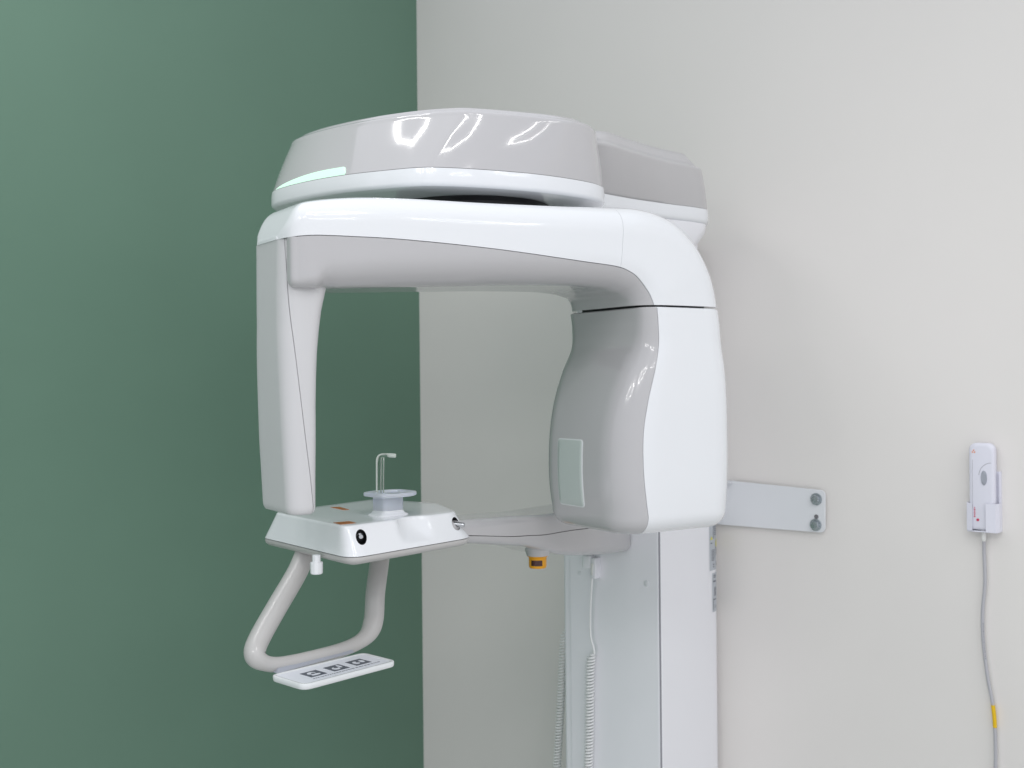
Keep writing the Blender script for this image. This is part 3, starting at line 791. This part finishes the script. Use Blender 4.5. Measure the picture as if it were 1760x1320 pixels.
# ---- pictogram plate on the handle
ZP = -0.4145
pq = [at_z(463, 1160, ZP), at_z(522, 1178, ZP), at_z(683, 1135.5, ZP), at_z(625, 1121, ZP)]
def plate_ring(d, z, r): 
    c_ = inward(rounded_poly(pq, (0.014, 0.016, 0.014, 0.014), 10, 8), d); return [p + up * z for p in c_]
def plrel(d, z): return plate_ring(d, z, 0)
pl = obj('pictogram_plate', MB().loft([plrel(0.0035, -0.0085), plrel(0.001, -0.0078), plrel(0.0, -0.006), plrel(0.0, -0.001), plrel(0.001, 0.0), plrel(0.0045, 0.0002), plrel(0.0062, -0.0012), plrel(0.0064, -0.0014)]), 'tray', mach, sharp=45)
obj('printed_sheet', MB().loft([plrel(0.0070, -0.0013), plrel(0.0072, -0.0008)]), 'paper', pl, smooth=False)
px_ = (pq[2] - pq[1]).normalized(); py_ = (pq[0] - pq[1]); pyl = py_.length; py_.normalize(); pxl = (pq[2] - pq[1]).length
def pp(a, b, z=0): return pq[1] + px_ * a + py_ * b + up * (-0.0005 + z)
def pquad(a0, a1, b0, b1, z): return [pp(a0, b0, z), pp(a1, b0, z), pp(a1, b1, z), pp(a0, b1, z)]
for i in range(3):
    a0 = 0.033 + i * 0.041; ic = obj('icon', MB().loft([pquad(a0, a0 + 0.028, 0.026, 0.054, -0.0006), pquad(a0, a0 + 0.028, 0.026, 0.054, 0.0)]), 'print', pl, smooth=False)
    mm = MB()
    c0 = (a0 + 0.012, 0.040)
    for (dx, dy, ra, rb_) in (((0, 0.003, 0.0065, 0.0055), (0.002, -0.006, 0.0075, 0.0035)), ((-0.001, -0.003, 0.0060, 0.0065), (0.009, 0.003, 0.0022, 0.0075)), ((-0.003, -0.001, 0.0050, 0.0068), (0.008, 0.000, 0.0038, 0.0062)))[i]:
        ci = [pp(c0[0] + dx + ra * math.cos(k * math.pi / 10), c0[1] + dy + rb_ * math.sin(k * math.pi / 10), 0.0003) for k in range(20)]
        mm.loft([[v - up * 0.0003 for v in ci], ci])
    obj('pictogram', mm, 'paper', ic, smooth=False)
    mm = MB(); ra = 0.0032
    ci = [pp(c0[0] + 0.001 + ra * math.cos(k * math.pi / 8), c0[1] + 0.0 + ra * math.sin(k * math.pi / 8), 0.0006) for k in range(16)]
    mm.loft([[v - up * 0.0003 for v in ci], ci]); obj('pictogram_core', mm, 'print', ic, smooth=False)
tx_ = MB(); a = 0.030
while a < 0.150:
    wd = random.uniform(0.0015, 0.005); tx_.loft([pquad(a, a + wd, 0.0175, 0.0192, -0.0004), pquad(a, a + wd, 0.0175, 0.0192, 0.0)]); a += wd + random.uniform(0.0008, 0.002)
obj('caption_line', tx_, 'print', pl, smooth=False)
gb = [at_z(472, 1157, ZP), at_z(612, 1119, ZP)]
gd = (gb[1] - gb[0]).normalized()
obj('plate_clamp', MB().loft([[gb[0] + gd * a + Vector((0, 0, b)) + Vector((-gd.y, gd.x, 0)) * c for a, b, c in ((0.002, 0, -0.004), (0.15, 0, -0.004), (0.15, 0, 0.009), (0.002, 0, 0.009))], [gb[0] + gd * a + Vector((0, 0, b)) + Vector((-gd.y, gd.x, 0)) * c for a, b, c in ((0.006, 0.006, -0.001), (0.146, 0.006, -0.001), (0.146, 0.006, 0.009), (0.006, 0.006, 0.009))]]), 'button', pl, smooth=False)

# ---- cord hook on the column
hk = at_plane(1024, 976, A + NW * 0.012, NW)
hook = obj('cord_hook', MB().box(hk, DW * 0.0055, NW * 0.010, up * 0.0215), 'column', column, bevel=0.002)
hk2 = at_plane(1012, 965, A + NW * 0.012, NW)
obj('hook_clip', MB().box(hk2, DW * 0.011, NW * 0.010, up * 0.014), 'column', hook, bevel=0.004)

# ------------------------------------------------------------------ coiled cords
def coil(path, r, wire, pitch, n=12):
    path = [Vector(p) for p in path]; out = []
    Ls = [0]
    for a, b in zip(path, path[1:]): Ls.append(Ls[-1] + (b - a).length)
    tot = Ls[-1]; m = int(tot / pitch * n); j = 0
    for i in range(m + 1):
        s = tot * i / m
        while j < len(Ls) - 2 and Ls[j + 1] < s: j += 1
        p = path[j].lerp(path[j + 1], (s - Ls[j]) / (Ls[j + 1] - Ls[j]))
        a = 2 * math.pi * i / n; f = min(1, i / (n * 2.5)); 
        out.append(p + (DW * math.cos(a) + NW * math.sin(a)) * (r * f))
    return out
def onc(px, py, off): return at_plane(px, py, A + NW * off, NW)
c0 = [onc(1019, 972, 0.020), onc(1018, 990, 0.019), onc(1015.5, 1030, 0.014), onc(1014.5, 1075, 0.013), onc(1016, 1098, 0.013), onc(1020, 1112, 0.013), onc(1022, 1124, 0.014)]
cp = catmull([onc(1021, 1120, 0.013), onc(1015, 1140, 0.013), onc(1013.5, 1200, 0.013), onc(1013, 1270, 0.013), onc(1011, 1330, 0.013), onc(1010, 1500, 0.013), onc(1012, 1700, 0.013)], 6)
cpts = coil(cp, 0.0078, 0.002, 0.0066)
tail = [cpts[-1] + Vector((0, 0, -0.02)), cpts[-1] + NW * 0.03 + Vector((0, 0, -0.12)), Vector((cpts[-1].x, cpts[-1].y, 0.03)) + NW * 0.10]
root = thing('coiled_cord', onc(1014, 1300, 0.013), 0, 'white coiled cord hanging from the hook on the front of the column', 'cord')
obj('lead', MB().tube(catmull(c0, 8), 0.0021, 10), 'cord', root)
obj('coil', MB().tube(cpts, 0.0021, 7), 'cord', root)
obj('tail', MB().tube(catmull(tail, 8), 0.0021, 10), 'cord', root)
obj('strain_relief', MB().tube([onc(1019, 968, 0.020), onc(1018.3, 988, 0.0192)], 0.0038, 14), 'sleeve', root)
def left_of(px, py): return at_plane(px, py, A - DW * 0.247 - NW * 0.05, NW)
cp = catmull([left_of(972, 1080), left_of(968.5, 1110), left_of(965.5, 1170), left_of(962, 1240), left_of(957, 1330), left_of(952, 1500), left_of(950, 1680)], 6)
root = thing('coiled_cord', cp[len(cp) // 2], 0, 'white coiled cord hanging beside the left edge of the column, against the wall', 'cord')
cpts = coil(cp, 0.0072, 0.002, 0.0066)
obj('coil', MB().tube(cpts, 0.0021, 7), 'cord', root)
obj('lead', MB().tube([cp[0], left_of(976, 1040), left_of(985, 980)], 0.0021, 10), 'cord', root)
obj('tail', MB().tube([cpts[-1], cpts[-1] + Vector((0, 0, -0.1)), Vector((cpts[-1].x, cpts[-1].y, 0.03))], 0.0021, 10), 'cord', root)

# ------------------------------------------------------------------ exposure hand switch on the wall
RC = wallpt(1694, 837, 0); 
def R_(a, b, c): return RC + DW * a + up * b + NW * c       # a right, b up, c out of the wall
hd = thing('wall_holder', R_(0, -0.075, 0), 0, 'small white plastic cradle screwed to the off-white wall, holding the hand switch', 'holder')
obj('back_plate', MB().loft([[R_(a, b, c) for a, b in rrect(-0.018, 0.0270, -0.083, 0.03, (0.003,) * 4, 5)] for c in (0.0, 0.006)]), 'handset', hd)
prof = [(-0.0285, 0), (-0.0285, 0.024), (-0.0245, 0.030), (-0.0165, 0.030), (-0.0165, 0.0275), (-0.0255, 0.024), (-0.0255, 0.002), (0.0255, 0.002), (0.0255, 0.024), (0.009, 0.0275), (0.009, 0.031), (0.0250, 0.029), (0.0290, 0.022), (0.0290, 0.0)]
cup = MB()
def cup_side(pts, z0, z1): cup.loft([[R_(a, z0, c) for a, c in pts], [R_(a, z1, c) for a, c in pts]])
cup_side([(-0.0285, 0.0), (-0.0285, 0.020), (-0.0262, 0.027), (-0.0160, 0.029), (-0.0160, 0.0275), (-0.0250, 0.0245), (-0.0262, 0.018), (-0.0262, 0.0)], -0.079, -0.028)
obj('cradle_side', cup, 'handset', hd, smooth=False)
cup = MB(); cup_side([(0.0290, 0.0), (0.0290, 0.018), (0.0250, 0.028), (0.0080, 0.030), (0.0080, 0.0278), (0.0235, 0.0262), (0.0262, 0.018), (0.0262, 0.0)], -0.081, -0.028)
obj('cradle_side', cup, 'handset', hd, smooth=False)
obj('side_lip', MB().loft([[R_(a, b, c) for b, c in rrect(-0.0285, 0.030, 0.0, 0.010, (0.001, 0.001, 0.006, 0.001), 5)] for a in (0.0264, 0.0290)]), 'handset', hd)
obj('cradle_floor', MB().box(R_(0, -0.0805, 0.012), DW * 0.0265, NW * 0.012, up * 0.0012), 'handset', hd)
hs = thing('hand_switch', R_(0, -0.07, 0.008), 0, 'white corded hand switch with an oval grey button, resting in the wall cradle', 'remote')
def hring(d, c, taper=0):
    return [R_(a + 0.0, b, c) for a, b in rrect(-0.0230 + d, 0.0225 - d, -0.078 + d, 0.083 - d, (0.006, 0.006, 0.013, 0.013), 8)]
hb = obj('body', MB().loft([hring(0.002, 0.006), hring(0.0, 0.009), hring(0.0, 0.020), hring(0.0008, 0.0225), hring(0.0028, 0.0248), hring(0.006, 0.0255)]), 'handset', hs, sharp=55)
ov = [(0.0055 * math.cos(k * math.pi / 16), 0.0135 * math.sin(k * math.pi / 16)) for k in range(32)]
obj('button', MB().loft([[R_(0.0045 + a * s, 0.019 + b * s, c) for a, b in ov] for s, c in ((1, 0.024), (1, 0.0262), (0.93, 0.0270), (0.5, 0.0268), (0.02, 0.0266))]), 'button', hs, sharp=60)
arc = [(0.0180 + 0.0225 * math.cos(math.radians(a)), 0.0225 + 0.0245 * math.sin(math.radians(a))) for a in range(92, 181, 6)]
obj('groove', MB().tube([R_(a, b, 0.0253) for a, b in arc], 0.0005, 6), 'line', hs)
obj('groove', MB().tube([R_(-0.0155, 0.052, 0.0255), R_(-0.0160, 0.02, 0.0255), R_(-0.0162, -0.04, 0.0255)], 0.0004, 6), 'cable', hs)
tf = MB()
for k in range(3):
    a0 = math.radians(90 + 120 * k)
    pts = [R_(-0.0135 + r_ * math.cos(a0 + q), 0.0672 + r_ * math.sin(a0 + q), 0.0258) for r_, q in ((0.0010, -0.5), (0.0036, -0.5), (0.0036, 0.5), (0.0010, 0.5))]
    tf.loft([[p - NW * 0.0006 for p in pts], pts])
obj('radiation_mark', tf, 'orangeprint', hs, smooth=False)
rm = MB()
for k in range(6):
    z = -0.037 - k * 0.0032; wd = random.choice((0.0009, 0.0013))
    rm.box(R_(-0.0125, z, 0.0256), DW * wd, NW * 0.0003, up * 0.0010)
rm.lathe(R_(-0.0070, -0.0590, 0.0254), NW, [(0.0026, 0), (0.0026, 0.0006), (0.0002, 0.0006)], 16)
obj('red_mark', rm, 'red', hs, smooth=False)
sr = MB().lathe(R_(0.0000, -0.078, 0.014), (0, 0, -1), [(0.0062, -0.004), (0.0062, 0.002)] + [(0.0046 if k % 2 else 0.0038, 0.002 + k * 0.0017) for k in range(11)] + [(0.0030, 0.0215)], 24)
obj('strain_relief', sr, 'sleeve', hs, sharp=70)
cb0 = R_(0.0, -0.095, 0.014)
cw = [cb0] + [wallpt(x, y, 0.008) for x, y in ((1691.5, 950), (1693, 1000), (1689, 1050), (1690, 1100), (1697, 1160), (1707, 1215), (1710.5, 1260), (1711, 1330), (1708, 1450), (1700, 1650))]
cwf = catmull(cw, 10)
cable = obj('cable', MB().tube(cwf, 0.0031, 14), 'cable', hs)
seg = [p for p in cwf if pz(1251, 2.02) < p.z < pz(1210, 2.02)]
seg = catmull([wallpt(1707.0, 1211, 0.008), wallpt(1708.9, 1232, 0.008), wallpt(1709.9, 1249, 0.008)], 5)
sg_ = [min(cwf, key=lambda q: (q - p).length) for p in seg]
def on_path(z):
    for a, b in zip(cwf, cwf[1:]):
        if a.z >= z >= b.z: return a.lerp(b, (a.z - z) / (a.z - b.z))
za, zb_ = wallpt(1708, 1212, 0.008).z, wallpt(1708, 1250, 0.008).z
obj('tape_band', MB().tube([on_path(za + (zb_ - za) * i / 8) for i in range(9)], 0.0036, 14), 'tape', cable)
pm = MB()
z1_, z2_ = wallpt(1691, 1072, 0.008).z, wallpt(1691, 1132, 0.008).z
zz = z1_
while zz > z2_:
    p = on_path(zz); ln = random.uniform(0.001, 0.003)
    pm.box(p + (NW * 0.8 + DW * 0.6).normalized() * 0.0031, DW * 0.0004, NW * 0.0002, up * ln / 2); zz -= ln + 0.0018
obj('cable_print', pm, 'print', cable, smooth=False)
